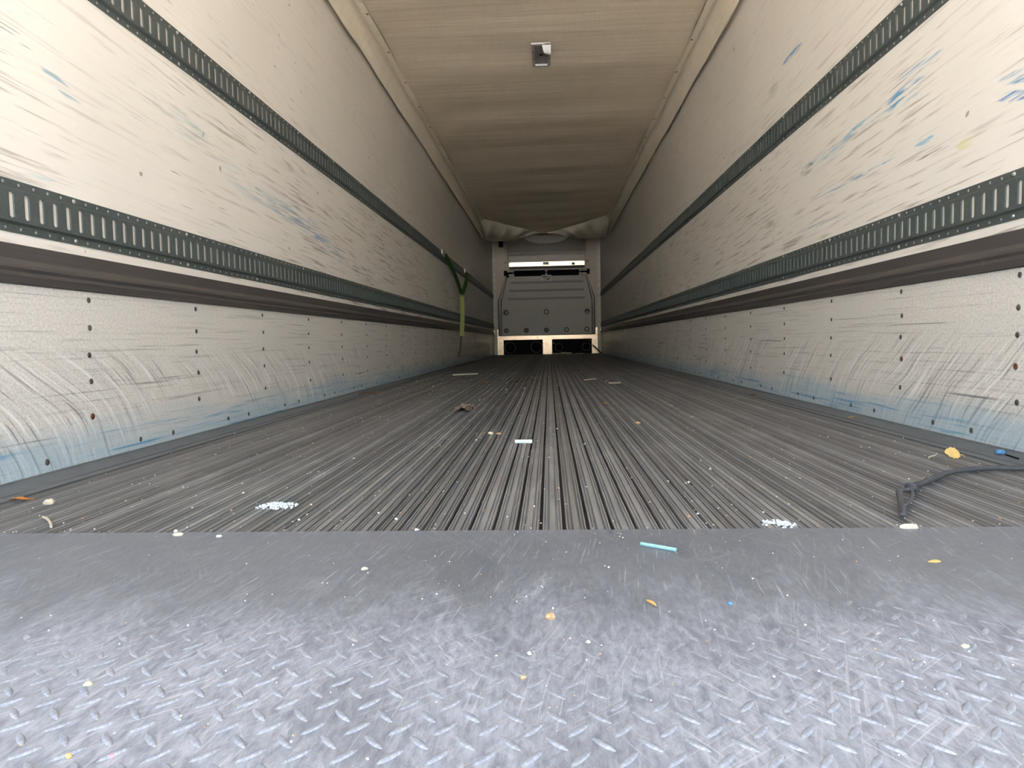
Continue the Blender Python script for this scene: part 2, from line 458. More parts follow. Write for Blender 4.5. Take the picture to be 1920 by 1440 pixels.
# ------------------------------------------------------------------ structure
gr = MB().box(-400,400,-400,400,-1.5,-1.32).build('ground', M['ground']); struct(gr)
ce = MB().box(-1.34,1.34,Y0,YD+.12,ZTOP,ZTOP+.08).build('ceiling', M['ceil']); struct(ce)
fl = MB().box(-1.34,1.34,Y0,YD+.12,-.14,-.032).build('floor', M['pan']); struct(fl)
walls = {}
for s, nm in ((-1,'left'),(1,'right')):
    x0, x1 = sorted((s*(A+.006), s*(A+.10)))
    o = MB().box(x0,x1,Y0,YD+.12,-.032,ZTOP).build('wall_'+nm, M['wall_l' if s<0 else 'wall_r']); struct(o); walls[s] = o
    pr = [(s*(A+.0055),.006),(s*(A),.008),(s*(A),.4735),(s*(A+.0055),.476)]
    sp = MB().prism_y(pr,Y0+.01,YD-.002).build('scuff_panel', M['scuff_l' if s<0 else 'scuff_r'], o)
    sp['label'] = 'scratched aluminium scuff liner with blue paint rubbed along its foot'
    # screws of the scuff liner
    sm = MB().cyl((0,0,0),(-s,0,0),.0085,.0012,10,.0075,.0016).mesh('screw', M['screw'], True)
    sr = MB().cyl((0,0,0),(-s,0,0),.0095,.0012,10,.008,.0018).mesh('screw', M['rust'], True)
    ya = 1.947 if s < 0 else 1.914
    for k in range(-2, 25):
        for q, zz in enumerate((.454,.376,.302,.225,.129)):
            y = ya + .612*k
            if y > 16.5 or y < .3: continue
            rusty = (s < 0 and q == 4 and k == 0) or (s > 0 and q == 3 and k in (0,1))
            put('screw', sr if rusty else sm, sp, (s*A, y+random.uniform(-.006,.006), zz+random.uniform(-.003,.003)))
    yb = 1.752 if s < 0 else 1.699
    for k in range(-2, 25):
        for d in (0., .42 if s < 0 else .409):
            y = yb + .615*k + d
            if .3 < y < 16.4: put('screw', sm, sp, (s*A, y, .033+random.uniform(-.003,.003)))
    # cove along the foot of the wall
    cv = [(s*(A-.0005),.0055),(s*(A-.012),.004),(s*1.152,-.001),(s*1.146,-.006),(s*1.142,-.002),(s*1.118,-.003),(s*1.116,-.031),(s*(A-.0005),-.031)]
    o2 = MB().prism_y(cv,YT,YD-.01).build('baseboard_'+nm, M['cove']); struct(o2)
    # dark rub rail
    rp = [(A,.5685),(A-.020,.5680),(A-.012,.5345),(A-.014,.532),(A-.030,.519),(A-.030,.511),(A-.022,.503),(A-.022,.498),(A-.026,.494),(A-.016,.4765),(A,.476)]
    rp = [(s*(x+.006),z) for x,z in rp]
    o3 = MB().prism_y(rp,Y0+.01,YD-.12).build('trim_1' if s<0 else 'trim_2', M['rub']); struct(o3)
    # bright end fitting of the rub rail
    e = MB().bevbox(0,.03,0,.10,0,.088,.006).build('end_cap', M['corr'], o3)
    e.location = (s*(A)-(0.03 if s>0 else 0)+(.0 if s>0 else 0), YD-.12, .479)
wf = MB().box(-A-.10,A+.10,YD,YD+.12,-.032,ZTOP).build('wall_front', M['front']); struct(wf)

# ribbed floor slats
P = .040
half = [(0.,0.),(.0048,0),(.0052,-.0042),(.0086,-.0042),(.0090,-.0004),(.0116,-.0004),(.0120,-.0032),(.0136,-.0032),(.0140,0),(.0164,0),(.0168,-.0014),(.0168,-.008),(.004,-.011),(.004,-.031)]
prof = [(-x,z) for x,z in reversed(half[1:])] + half[1:]
prof = prof[::-1]
slm = MB().prism_y(prof,0,YD-YT-.012).mesh('slat', M['floor'])
nsl = 55
for i in range(nsl):
    put('slat', slm, fl, ((i-(nsl-1)/2)*P, YT+.001, random.uniform(-.0012,.0)))

drt = MB().prism_y([(-.0135,-.0305),(.0135,-.0305),(.0135,-.0125),(-.0135,-.0125)],0,YD-YT-.02).mesh('packed_dirt', M['pan'])
for i in range(nsl-1):
    put('packed_dirt', drt, fl, ((i-(nsl-1)/2+.5)*P, YT+.003, 0))

# ------------------------------------------------------------------ sill plate with raised tread lugs
pl = empty('tread_plate', (0,.65,-.03))
tag(pl, 'worn steel tread plate sill in front of the ribbed floor', 'sill plate')
g_ = MB()
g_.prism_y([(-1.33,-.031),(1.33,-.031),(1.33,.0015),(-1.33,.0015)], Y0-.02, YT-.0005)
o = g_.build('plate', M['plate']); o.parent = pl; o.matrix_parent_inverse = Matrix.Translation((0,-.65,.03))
def lug():
    vs = []; n = 10
    L, W_, H = .0135, .0034, .0016
    for f, zz in ((1.,0),(.78,.8),(.4,1.)):
        for i in range(n):
            t = 2*math.pi*i/n
            c = math.cos(t); vs.append((c*L*f*(1-.0*abs(c)), math.sin(t)*abs(math.sin(t))**.3*W_*f, zz*H))
    fs = [(k*n+i,k*n+(i+1)%n,(k+1)*n+(i+1)%n,(k+1)*n+i) for k in range(2) for i in range(n)] + [tuple(2*n+i for i in range(n))]
    return vs, fs
lv, lf = lug()
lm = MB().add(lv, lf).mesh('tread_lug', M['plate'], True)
near, far = [], []
for r in range(-8, 17):
    for i in range(-22, 23):
        for fam in (0,1):
            x = i*.036 + fam*.018 + .004
            y = .5864 + r*.040 + fam*.020
            if y < .26 or y > 1.0: continue
            wear = max(0., min(1., (.80-y - .04*math.sin(x*9+1)+.06*min(1,max(0,x)))/.20))
            wear *= 1 - .45*math.exp(-((x-.12)/.12)**2)*max(0,min(1,(y-.55)/.1))
            wear *= random.uniform(.75,1.1)
            if wear < .06: continue
            ang = math.radians(52 if fam else -48) + random.uniform(-.05,.05)
            inview = y > .50 and abs(x-.0) < .30+.72*(y-.5)+.09
            (near if inview else far).append((y,x,ang,wear))
near.sort(); far += near[300:]; near = near[:300]
for y,x,ang,wr in near:
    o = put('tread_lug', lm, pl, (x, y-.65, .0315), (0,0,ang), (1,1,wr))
fm = MB()
for y,x,ang,wr in far:
    c, s_ = math.cos(ang), math.sin(ang)
    fm.add([(x+a*c-b*s_, y-.65+a*s_+b*c, .0315+z*wr) for a,b,z in lv], lf)
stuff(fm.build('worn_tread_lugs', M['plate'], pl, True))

# ------------------------------------------------------------------ cargo rails (E-shaped slots)
NS = 60; PT = .0508; SEC = NS*PT
def rail_section(s, n):
    """slotted rail, length n*PT along +y, height 0..0.126, standing out from x=0 towards -s"""
    b = MB()
    X = lambda d: -s*d
    H = .126; fl_, ctr = .003, .013
    L = n*PT - .002
    z1, z2, z3, z4 = .020, .025, .101, .106
    for pts in ([(0,0),(fl_,0),(fl_,z1),(ctr,z2)], [(ctr,z3),(fl_,z4),(fl_,H),(0,H)]):
        b.strip_y([(X(d),z) for d,z in pts], [0,L])
    zs0, zs1, hw, c = .033, .093, .0082, .004
    for k in range(n):
        y0, y1 = k*PT, min((k+1)*PT, L); ym = k*PT+PT/2
        oct_ = [(ym-hw+c,zs0),(ym+hw-c,zs0),(ym+hw,zs0+c),(ym+hw,zs1-c),(ym+hw-c,zs1),(ym-hw+c,zs1),(ym-hw,zs1-c),(ym-hw,zs0+c)]
        vs = [(X(ctr),y0,z2),(X(ctr),y1,z2),(X(ctr),y1,z3),(X(ctr),y0,z3)]
        vs += [(X(ctr),y,z) for y,z in oct_] + [(X(.0095),y,z) for y,z in oct_]
        fs = [(0,1,5,4),(1,6,5),(1,2,7,6),(2,8,7),(2,3,9,8),(3,10,9),(3,0,11,10),(0,4,11)]
        fs += [(4+i,4+(i+1)%8,12+(i+1)%8,12+i) for i in range(8)]
        b.add(vs, fs)
    for y in (0, L):
        b.add([(X(d),y,z) for d,z in [(0,0),(fl_,0),(fl_,z1),(ctr,z2),(ctr,z3),(fl_,z4),(fl_,H),(0,H)]], [tuple(range(8))])
    return b
def backing(s, n):
    return MB().box(*sorted((-s*.0005,-s*.0072)),.001,n*PT-.003,.027,.099)
for s in (-1,1):
    me_full = rail_section(s, NS).mesh('track_section', M['rail'])
    bolt = MB().cyl((0,0,0),(-s,0,0),.0066,.002,10,.0055,.0025).mesh('bolt', M['rivet'], True)
    for zb, lab in ((.598,'lower'),(1.2925,'upper')):
        ref = (1.6742 if s < 0 else 1.9556)
        ys = ref - PT/2 - PT*(29 if s < 0 else 34)
        root = empty('cargo_rail', (s*(A+.006), 0, zb))
        tag(root, 'slotted green-grey cargo rail, %s on the %s wall, %s' % (lab, 'left' if s<0 else 'right',
            ('over the dark rub rail' if lab=='lower' else ('holding the green strap' if s<0 else 'above the blue streaks'))), 'cargo rail', 'slotted cargo rails along the walls')
        y = ys; rv = MB()
        while y < YD-.1:
            n = min(NS, int((YD-.03-y)/PT))
            if n < 2: break
            me = me_full if n == NS else rail_section(s, n).mesh('track_section', M['rail'])
            t_ = put('track_section', me, root, (0, y, 0))
            backing(s, n).build('backing_strip', M['zinc'], t_)
            for k in range(n):
                yy = y+(k+.5)*PT-.012
                gk = round((yy-ys)/PT)
                for zz in (.010,.116):
                    if gk % 12 == 10:
                        put('bolt', bolt, root, (-s*.003, yy, zz))
                    else:
                        rv.cyl((-s*.003,yy,zz),(-s,0,0),.0044,.0012,6,.003)
            y += NS*PT
        stuff(rv.build('rivets', M['rivet'], root, True))

# ------------------------------------------------------------------ air chute under the ceiling
ch = empty('air_chute', (0,6.5,2.4))
tag(ch, 'long beige fabric air chute hung under the ceiling', 'air duct')
CP = Matrix.Translation((0,-6.5,-2.4))
def chp(mb, name, mat, smooth=True):
    o = mb.build(name, mat, ch, smooth); o.matrix_parent_inverse = CP; return o
def sheet_z(x, y):
    t = max(0., min(1., (y-10.4)/3.2)); t = t*t*(3-2*t)
    q = 1-(x/1.055)**2
    return 2.40 - .085*t*max(0,q) + .006*math.sin(y*4.1+.6*math.sin(x*2)) + .005*math.sin(y*9.7+x)*q + .004*math.sin(y*1.7)
def tipy(x): return 12.45 + 1.10*(1-min(1,abs(x)/1.055))
def sheet(u, v):
    x = -1.055+2.11*u; ye = tipy(x)
    y = .35 + (ye-.35)*v
    return (x, y, sheet_z(x,y))
chp(MB().grid(sheet, 40, 300), 'fabric_sheet', M['fabric'])
for s in (-1,1):
    # hem strip with snaps, then a trough and a hanging lip by the wall
    def side(u, v, s=s):
        y = .35 + 13.55*v
        wv = .5+.5*math.sin(y*2.3+s)
        n1 = .010*math.sin(y*3.1+s*2)+.006*math.sin(y*7.7)
        prof = [(1.052,2.393),(1.085,2.398),(1.10,2.415),(1.125,2.43),(1.15,2.41),(1.172,2.365),(1.190+.4*n1,2.318+n1),(1.196+.5*n1,2.300+n1),(1.203+.3*n1,2.304+n1),(1.210,2.36),(1.212,2.52),(1.212,2.70)]
        k = u*(len(prof)-1); i = min(int(k), len(prof)-2); f = k-i
        x = prof[i][0]*(1-f)+prof[i+1][0]*f; z = prof[i][1]*(1-f)+prof[i+1][1]*f
        t = max(0., min(1., (y-12.4)/1.5)); z -= .05*t*t*max(0,1-abs(z-2.35)/.12)
        return (s*x, y, z)
    chp(MB().grid(side, 22, 220), 'side_lip', M['hem'])
    hs = MB().strip_y([(s*1.055,2.3875),(s*1.0555,2.3865),(s*1.095,2.392),(s*1.0955,2.396)], [.35+12.1*i/60 for i in range(61)])
    chp(hs, 'hem', M['hem'], False)
    snap = MB().cyl((0,0,0),(0,0,-1),.009,.002,10,.007,.002).mesh('snap', M['screw'], True)
    for k in range(20):
        o = put('snap', snap, ch, (s*1.068, 1.0+.607*k, 2.3885)); o.matrix_parent_inverse = CP
    # front drape: from the front edge of the sheet down and forward to a sagging lower edge
    def drape(u, v, s=s):
        x0 = 1.085*(1-u); y0 = tipy(min(1.055,x0)); z0 = sheet_z(min(1.055,x0),y0)+.004
        cx = [1.15, 1.02, .82, .60, .45, .33]; cz = [2.27,2.235,2.225,2.235,2.262,2.285]
        k = u*5; i = min(int(k),4); f = k-i
        x1 = cx[i]*(1-f)+cx[i+1]*f; z1 = cz[i]*(1-f)+cz[i+1]*f; y1 = 14.0-.1*u
        if u > .999: x1, y1, z1 = .03, 13.62, 2.312
        bl = math.sin(math.pi*v)
        fold = .016*math.sin(u*26+v*3)*bl + .012*math.sin(u*11-v*5)*bl
        x = x0*(1-v)+x1*v; y = y0*(1-v)+y1*v - .16*bl + fold*2; z = z0*(1-v)+z1*v - .035*bl + fold
        return (s*x, y, z)
    chp(MB().grid(drape, 48, 16), 'front_drape', M['hem'])
    def back(u, v, s=s):
        cx = [1.15, 1.02, .82, .60, .45, .33]; cz = [2.27,2.235,2.225,2.235,2.262,2.285]
        k = u*5; i = min(int(k),4); f = k-i
        x1 = cx[i]*(1-f)+cx[i+1]*f; z1 = cz[i]*(1-f)+cz[i+1]*f; y1 = 14.0-.1*u
        return (s*(x1+(.0 if u>0 else .06)*v), y1+.9*v, z1+.45*v)
    chp(MB().grid(back, 30, 6), 'inlet_flap', M['fabric'])

# lamp windows in the chute
def lamp_window(y0, y1, x0, x1, torn, label):
    r = empty('ceiling_light', ((x0+x1)/2,(y0+y1)/2,2.39)); tag(r, label, 'ceiling light', 'lights let into the air chute')
    cx, cy = (x0+x1)/2,(y0+y1)/2; hx, hy = (x1-x0)/2,(y1-y0)/2
    b = MB(); ix, iy = hx*.70, hy*.80
    for q in ((-hx,-ix,-hy,hy),(ix,hx,-hy,hy),(-ix,ix,-hy,-iy),(-ix,ix,iy,hy)): b.box(q[0],q[1],q[2],q[3],-.012,-.004)
    b.build('border', M['window'], r)
    l = MB(); l.box(-ix,ix,-iy,iy,-.006,-.003); l.build('lens', M['lens'], r)
    k = MB().cyl((0,.0,-.006),(0,0,-1),.014,.004,14,.011); k.build('sensor', M['black'], r)
    m = MB()
    m.box(-ix*.92,ix*.92,iy+.002,iy+.014,-.018,-.012); m.box(-hx,hx*.4,-hy-.004,-hy+.008,-.016,-.012); m.build('bright_edge', M['white'], r)
    sc2 = MB().cyl((0,0,-.012),(0,0,-1),.007,.002,8,.005).mesh('screw', M['bulk_d'], True)
    for px, py in ((-1,-.3),(-1,.3),(1,-.3),(1,.3)): put('screw', sc2, r, (px*(hx+ix)/2, py*hy, 0))
    for px in (-.35,.35): put('screw', sc2, r, (px*hx, (hy+iy)/2+.012, 0))
    if torn:
        def flap(u, v):
            a = u*1.9
            return (hx*1.02-.062*v*(1-.3*u), -hy*1.0+.02+.085*u*(1-.2*v), -.014-.045*math.sin(a)*(1-.2*v))
        MB().grid(flap, 8, 4).build('torn_corner', M['white'], r, True)
    return r
lamp_window(5.18,5.61,-.050,.085,True,'grey lamp window in the ceiling fabric with a torn curled corner')
lamp_window(11.62,11.95,-.062,.098,False,'small pale lamp window far down the ceiling fabric')

# ------------------------------------------------------------------ front end of the trailer
YF = YD
for s, nm in ((-1,'trim_3'),(1,'trim_4')):
    x0, x1 = sorted((s*1.150, s*1.2295))
    o = MB().bevbox(x0,x1,YF-.018,YF,0.006,2.66,.006).build(nm, M['angle']); struct(o)
    o['label'] = 'pale riveted corner angle of the front wall'
    rv = MB().cyl((0,0,0),(0,-1,0),.009,.003,8,.006,.002).mesh('rivet', M['screw'], True)
    for k in range(17): put('rivet', rv, o, (s*1.185, YF-.018, .12+.152*k))
# corrugated kick plate
def corr(x0, x1, z0, z1, y, parent, name='corrugated_post'):
    b = MB(); n = max(3, int((z1-z0)/.036)); pts = []; p_ = (z1-z0)/n
    for i in range(n):
        for f, d in ((0,.0),(.50,.0),(.56,.010),(.90,.010),(.97,0)): pts.append((y-.004+d, z0+(i+f)*p_))
    pts.append((y-.004, z1))
    vs = []; 
    for yy, z in pts: vs += [(x0,yy,z),(x1,yy,z)]
    fs = [(2*i,2*i+1,2*i+3,2*i+2) for i in range(len(pts)-1)]
    b.add(vs, fs); b.box(x0,x1,y+.002,y+.03,z0,z1)
    return b.build(name, M['corr'], parent)
kp = empty('kick_frame', (0,YF-.04,0.0)); tag(kp, 'corrugated bright aluminium kick frame at the foot of the front wall', 'kick plate')
KP = Matrix.Translation((0,-(YF-.04),0))
hole = MB().cyl((0,0,0),(0,-1,0),.008,.002,8).mesh('bolt_hole', M['black'])
for x0, x1, z1 in ((-1.149,-1.012,.4345),(-.105,.103,.3445),(1.018,1.149,.4345)):
    o = corr(x0,x1,.004,z1,YF-.055,kp); o.matrix_parent_inverse = KP
    if z1 > .4:
        for zz in (.12,.165,.27,.40):
            h_ = put('bolt_hole', hole, kp, ((x0+x1)/2+.01, YF-.063, zz)); h_.matrix_parent_inverse = KP
for x0, x1 in ((-1.149,-1.127),(1.102,1.149)):
    o = corr(x0,x1,.436,.60,YF-.055,kp); o.matrix_parent_inverse = KP
hb = corr(-1.012,1.018,.345,.435,YF-.056,kp,'header_beam'); hb.matrix_parent_inverse = KP
# return-air boxes
def duct(x0, x1, rings, r_out, label):
    c = (x0+x1)/2
    d = empty('return_air_box', (c,YF-.03,.004)); tag(d, label, 'air duct', 'black return-air boxes under the bulkhead')
    MB().bevbox(x0-c,x1-c,-.014,.029,0,.335,.004).build('box', M['black'], d)
    for rx, rz in rings:
        t = MB().torus((0,0,0),(0,-1,0),r_out,.022,28,10).build('ring', M['blackg'], d, True, (rx-c,-.022,rz-.004))
        b = MB().cyl((0,.010,0),(0,-1,0),r_out*.95,.006,24,r_out*.8,r_out*.18); b.build('cap', M['black'], t, True)
    return d
d1 = duct(-1.006,-.111,[(-.862,.165),(-.255,.170)],.125,'black return-air box with two fat rings, left of the middle post')
d2 = duct(.109,1.012,[(.262,.152),(.885,.160)],.088,'black return-air box with two thin rings and white screws, right of the middle post')
sw = MB().cyl((0,0,0),(0,-1,0),.016,.004,12,.013,.003).mesh('screw', M['white'], True)
for sx, sz in ((.145,.255),(.965,.312)): put('screw', sw, d2, (sx-.5605, -.014, sz-.004), None, (1,1,1) if sx<.5 else (.6,.6,.6))

# grey bulkhead
bk = empty('bulkhead', (0,YF-.06,.44)); tag(bk, 'grey moulded bulkhead panel with round recesses on the front wall', 'bulkhead')
BK = Matrix.Translation((0,-(YF-.06),-.44))
def bkp(mb, name, mat, parent=None, smooth=False):
    o = mb.build(name, mat, bk, smooth); o.matrix_parent_inverse = BK; return o
yb = YF-.11
outer = [(-1.125,.44),(1.10,.44),(1.10,1.25),(1.085,1.33),(.945,1.80),(-.945,1.80),(-1.085,1.33),(-1.125,1.25)]
inner = [(-1.035,.445),(1.02,.445),(1.02,1.235),(1.005,1.30),(.892,1.785),(-.892,1.785),(-1.015,1.30),(-1.035,1.235)]
bkp(MB().prism_y(outer, YF-.05, YF-.001), 'back_flange', M['bulk_d'])
# rounded rim that follows the outline
for s in (-1,1):
    xs = [1.075 if s<0 else 1.058]*2+[1.045,.925]
    rim = MB().tube([(s*xs[0],YF-.075,.45),(s*xs[1],YF-.075,1.25),(s*xs[2],YF-.075,1.32),(s*xs[3],YF-.075,1.79)],.022,8)
    bkp(rim, 'side_rim', M['bulk'], None, True)
body = MB()
n = len(inner)
b2 = [(x*.992,z if z>1 else z+.004) for x,z in inner]
body.add([(x,yb+.012,z) for x,z in inner]+[(x,yb,z) for x,z in b2]+[(x,YF-.05,z) for x,z in inner],
         [(i,(i+1)%n,(i+1)%n+n,i+n) for i in range(n)]+[tuple(range(n,2*n))]+[(i,(i+1)%n,(i+1)%n+2*n,i+2*n) for i in range(n)])
bkp(body, 'panel', M['bulk'])
for x0,x1,z in ((-.82,.82,1.648),(-.84,.84,1.463),(-.865,.855,1.278)):
    bkp(MB().bevbox(x0-.008,x1+.008,yb-.004,yb,z-.020,z+.020,.002), 'rib_shade_strip', M['bulk_d'])  # dark strip paints the shadow lines along each rib
    bkp(MB().bevbox(x0,x1,yb-.016,yb-.004,z-.009,z+.009,.005), 'rib', M['bulk'])
def recess(x, z, r, lit):
    t = bkp(MB().torus((x,yb-.001,z),(0,-1,0),r,.011,22,8), 'recess_ring', M['bulk_d'], None, True)
    c = MB().cyl((x,yb-.0005,z),(0,-1,0),r*.95,.002,20); c_ = bkp(c, 'recess_cup', M['bulk_d'] if lit!=2 else M['bulk'])
    if lit == 1: bkp(MB().cyl((x,yb-.002,z),(0,-1,0),.014,.008,10,.010,.004), 'bolt', M['steel'], None, True)
    if lit == 3: bkp(MB().bevbox(x-.012,x+.032,yb-.010,yb-.002,z-.035,z+.028,.004), 'latch_tongue', M['white'])
    if lit == 4: bkp(MB().bevbox(x-.026,x+.026,yb-.010,yb-.002,z-.035,z-.012,.004), 'latch_tongue', M['white'])
recess(-.937,.975,.050,3); recess(-.012,.970,.050,2); recess(.918,.965,.050,4)
for x, l in ((-.940,1),(-.478,1),(-.018,1),(.442,2),(.905,2)): recess(x,.556,.046,l)
# label plate
lb = bkp(MB().bevbox(-.112,.118,yb-.006,yb,1.672,1.808,.006), 'label_frame', M['white'])
bkp(MB().box(-.092,.098,yb-.0075,yb-.006,1.692,1.788), 'label_print', M['badge'])
e = MB(); e.cyl((0,0,0),(0,-1,0),1,.001,20)
eo = bkp(e, 'label_oval', M['bulk_d']); eo.scale = (.055,1,.020); eo.location = (-.03,yb-.0076,1.765)
eo2 = bkp(MB().cyl((0,0,0),(0,-1,0),1,.001,14), 'label_mark', M['rust']); eo2.scale = (.028,1,.018); eo2.location = (.035,yb-.0076,1.715)
# roller bar in front of the gap, posts and top rail
bkp(MB().box(-.78,.80,yb+.028,yb+.05,1.795,1.925), 'gap_backing', M['black'])
bkp(MB().tube([(-.93,yb+.012,1.868),(.95,yb+.012,1.868)],.020,10), 'roller_bar', M['black'], None, True)
for x in (-.755,.0,.768): bkp(MB().bevbox(x-.022,x+.022,yb-.004,yb+.03,1.785,1.935,.004), 'post', M['bulk'])
bkp(MB().bevbox(-.88,.90,yb+.004,yb+.05,1.922,1.955,.006), 'top_rail', M['bulk'])
bkp(MB().bevbox(-.845,.87,yb+.02,yb+.06,1.957,2.012,.006), 'top_ledge', M['bulk_d'])
for x in (-.935,.955):
    bkp(MB().bevbox(x-.032,x+.032,yb-.012,yb+.10,1.815,1.925,.008), 'bar_bracket', M['black'])
bkp(MB().bevbox(-.90,-.855,yb-.03,yb,1.765,1.865,.006), 'hook', M['black'])

# evaporator cover above the bulkhead
ev = empty('evaporator_cover', (0,YF-.05,2.02)); tag(ev, 'pale grey evaporator cover with bright metal strip above the bulkhead', 'cover')
EV = Matrix.Translation((0,-(YF-.05),-2.02))
def evp(mb, name, mat, smooth=False):
    o = mb.build(name, mat, ev, smooth); o.matrix_parent_inverse = EV; return o
ms = MB(); t = .0075
ms.add([(-.845,YF-.070,2.016),(.875,YF-.070,2.016),(.875,YF-.0785,2.112),(-.845,YF-.0785,2.112),(-.845,YF-.03,2.016),(.875,YF-.03,2.016),(.875,YF-.03,2.112),(-.845,YF-.03,2.112)],
       [(0,1,2,3),(0,4,5,1),(1,5,6,2),(2,6,7,3),(3,7,4,0),(4,7,6,5)])
evp(ms, 'metal_strip', M['mirror'])
evp(MB().bevbox(-.070,.062,YF-.088,YF-.076,2.040,2.106,.004), 'badge', M['badge'])
evp(MB().cyl((-.004,YF-.088,2.080),(0,-1,0),.022,.004,14,.016), 'badge_emblem', M['white'], True)
evp(MB().bevbox(.586,.652,YF-.086,YF-.076,2.024,2.080,.002), 'sticker', M['olive'])
evp(MB().bevbox(-.855,.888,YF-.085,YF-.001,2.114,2.262,.012), 'lower_shell', M['shroud'])
for z0 in (2.262,2.296): evp(MB().bevbox(-.865,.897,YF-.11,YF-.001,z0,z0+.024,.009), 'ledge_rib', M['shroud'])
def shell(u, v):
    x = -.885+1.79*u; z = 2.325+.34*v
    return (x, YF-.10+.05*v+.02*(abs(u-.5)*2)**4, z)
evp(MB().grid(shell, 24, 8), 'upper_shell', M['shell'], True)
dn = MB()
def dish(u, v):
    a = math.pi*(1+u); r = v
    return (.012+.50*r*math.cos(a), YF-.105-.05*(1-r*r)+.03*(-r*math.sin(a))*0, 2.70+.178*r*math.sin(a))
evp(dn.grid(dish, 28, 8), 'air_outlet_dish', M['dish'], True)
evp(MB().tube([(.012+.512*math.cos(math.pi*(1+i/28)), YF-.105, 2.70+.186*math.sin(math.pi*(1+i/28))) for i in range(29)],.009,6), 'dish_rim', M['shroud'], True)
for s in (-1,1):
    x = s*.915
    evp(MB().tube([(x+s*.02,YF-.04,2.66),(x+s*.015,YF-.05,2.48),(x-s*.0,YF-.05,2.45),(x+s*.005,YF-.05,2.40),(x-s*.03,YF-.045,2.28),(x-s*.035,YF-.04,2.08)],.018,8), 'side_moulding', M['angle'], True)
    evp(MB().cyl((s*.935,YF-.001,2.115),(0,-1,0),.016,.018,10,.012), 'knob', M['bulk_d'], True)
cu = bpy.data.curves.new('lettering','FONT'); cu.body = 'UNIVEX'; cu.size = .125; cu.extrude = .004; cu.align_x = 'CENTER'; cu.space_character = 1.35; cu.resolution_u = 3
to = bpy.data.objects.new('lettering_tmp', cu); col.objects.link(to)
dg = bpy.context.evaluated_depsgraph_get()
tm = bpy.data.meshes.new_from_object(to.evaluated_get(dg)); bpy.data.objects.remove(to)
tm.materials.clear(); tm.materials.append(M['letter'])
o = put('lettering', tm, ev, (.012,YF-.098,2.385), (math.radians(90),0,0)); o.matrix_parent_inverse = EV; o['label'] = 'raised faint lettering'
bb = MB().bevbox(-.05,.05,-.04,0,-.07,.07,.006).build('sensor_box', M['black'], None, False, (-1.03,YF,2.545))
tag(bb, 'small black box high on the left of the front wall', 'box')

# ------------------------------------------------------------------ green strap on the left wall
st = empty('cargo_strap', (-1.20,10.1,.40)); tag(st, 'green Y-shaped webbing strap hanging from the upper left cargo rail', 'strap')
ST = Matrix.Translation((1.20,-10.1,-.40))
def stp(mb, name, mat, smooth=False):
    o = mb.build(name, mat, st, smooth); o.matrix_parent_inverse = ST; return o
def web(p, q, wdt, mat, name, th=.004, sag=0):
    p, q = Vector(p), Vector(q); d = (q-p).normalized(); fn = Vector((.5,-.86,0)); side = fn.cross(d).normalized(); b = MB()
    nx = side.cross(d).normalized()*th; N = 10; vs = []
    for i in range(N+1):
        t = i/N; c = p.lerp(q,t) + Vector((sag*math.sin(math.pi*t),0,0)); tw = wdt*(.5+.0*t)
        vs += [c-side*tw-nx, c+side*tw-nx, c+side*tw+nx, c-side*tw+nx]
    fs = [(4*i+j,4*i+(j+1)%4,4*i+4+(j+1)%4,4*i+4+j) for i in range(N) for j in range(4)]+[(0,1,2,3),(4*N+3,4*N+2,4*N+1,4*N)]
    return stp(b.add(vs,fs), name, mat)
JX = -1.165
web((-1.188,8.72,1.36),(JX,10.06,.985),.060,M['web_d'],'upper_web',.004,.02)
web((-1.188,11.02,1.36),(JX,10.14,.985),.060,M['web_d'],'upper_web',.004,.02)
stp(MB().tube([(JX,9.96,.965),(JX,10.26,.965)],.014,8), 'buckle_bar', M['steel'], True)
stp(MB().bevbox(JX-.012,JX+.012,10.19,10.26,.935,.985,.004), 'buckle', M['steel'])
web((JX-.002,10.10,.97),(-1.172,10.02,.40),.062,M['web_l'],'hanging_web',.004,.012)
web((-1.173,10.02,.40),(-1.205,9.95,.11),.022,M['web_t'],'frayed_tail',.004,.005)
for y in (8.66,11.00):
    stp(MB().bevbox(-1.222,-1.205,y-.02,y+.05,1.365,1.425,.004), 'hook_plate', M['steel'])
    stp(MB().torus((-1.200,y+.04,1.36),(1,0,0),.024,.006,16,6), 'hook_ring', M['steel'], True)

# ------------------------------------------------------------------ rope end on the floor
rp_ = empty('rope', (.9,1.55,.0)); tag(rp_, 'dark grey rope end with a small loop on the floor at the right', 'rope')
RP = Matrix.Translation((-.9,-1.55,0))
def cr(pts, k=6):
    pts = [Vector(p) for p in pts]; out = []
    for i in range(len(pts)-1):
        p0, p1, p2, p3 = pts[max(i-1,0)], pts[i], pts[i+1], pts[min(i+2,len(pts)-1)]
        for j in range(k):
            t = j/k; out.append(.5*((2*p1)+(p2-p0)*t+(2*p0-5*p1+4*p2-p3)*t*t+(3*p1-p0-3*p2+p3)*t**3))
    return out+[pts[-1]]
main = cr([(1.205,1.640,.016),(1.088,1.650,.010),(1.018,1.665,.009),(.909,1.614,.010),(.802,1.512,.009),(.761,1.468,.012),(.728,1.42,.013)], 8)
rads = [(.0085 if i<22 else .0075)+.0009*math.sin(i*2.1) for i in range(len(main))]
o = MB().tube(main,.008,8,.7,rads).build('rope_body', M['rope'], rp_, True); o.matrix_parent_inverse = RP
lp = cr([(.728,1.42,.012),(.700,1.400,.016),(.676,1.345,.012),(.650,1.285,.010),(.628,1.236,.009)],6)
o = MB().tube(lp,.006,8,.7).build('rope_tail', M['rope'], rp_, True); o.matrix_parent_inverse = RP
lp = cr([(.728,1.42,.014),(.722,1.395,.012),(.694,1.345,.010),(.655,1.290,.010)],6)
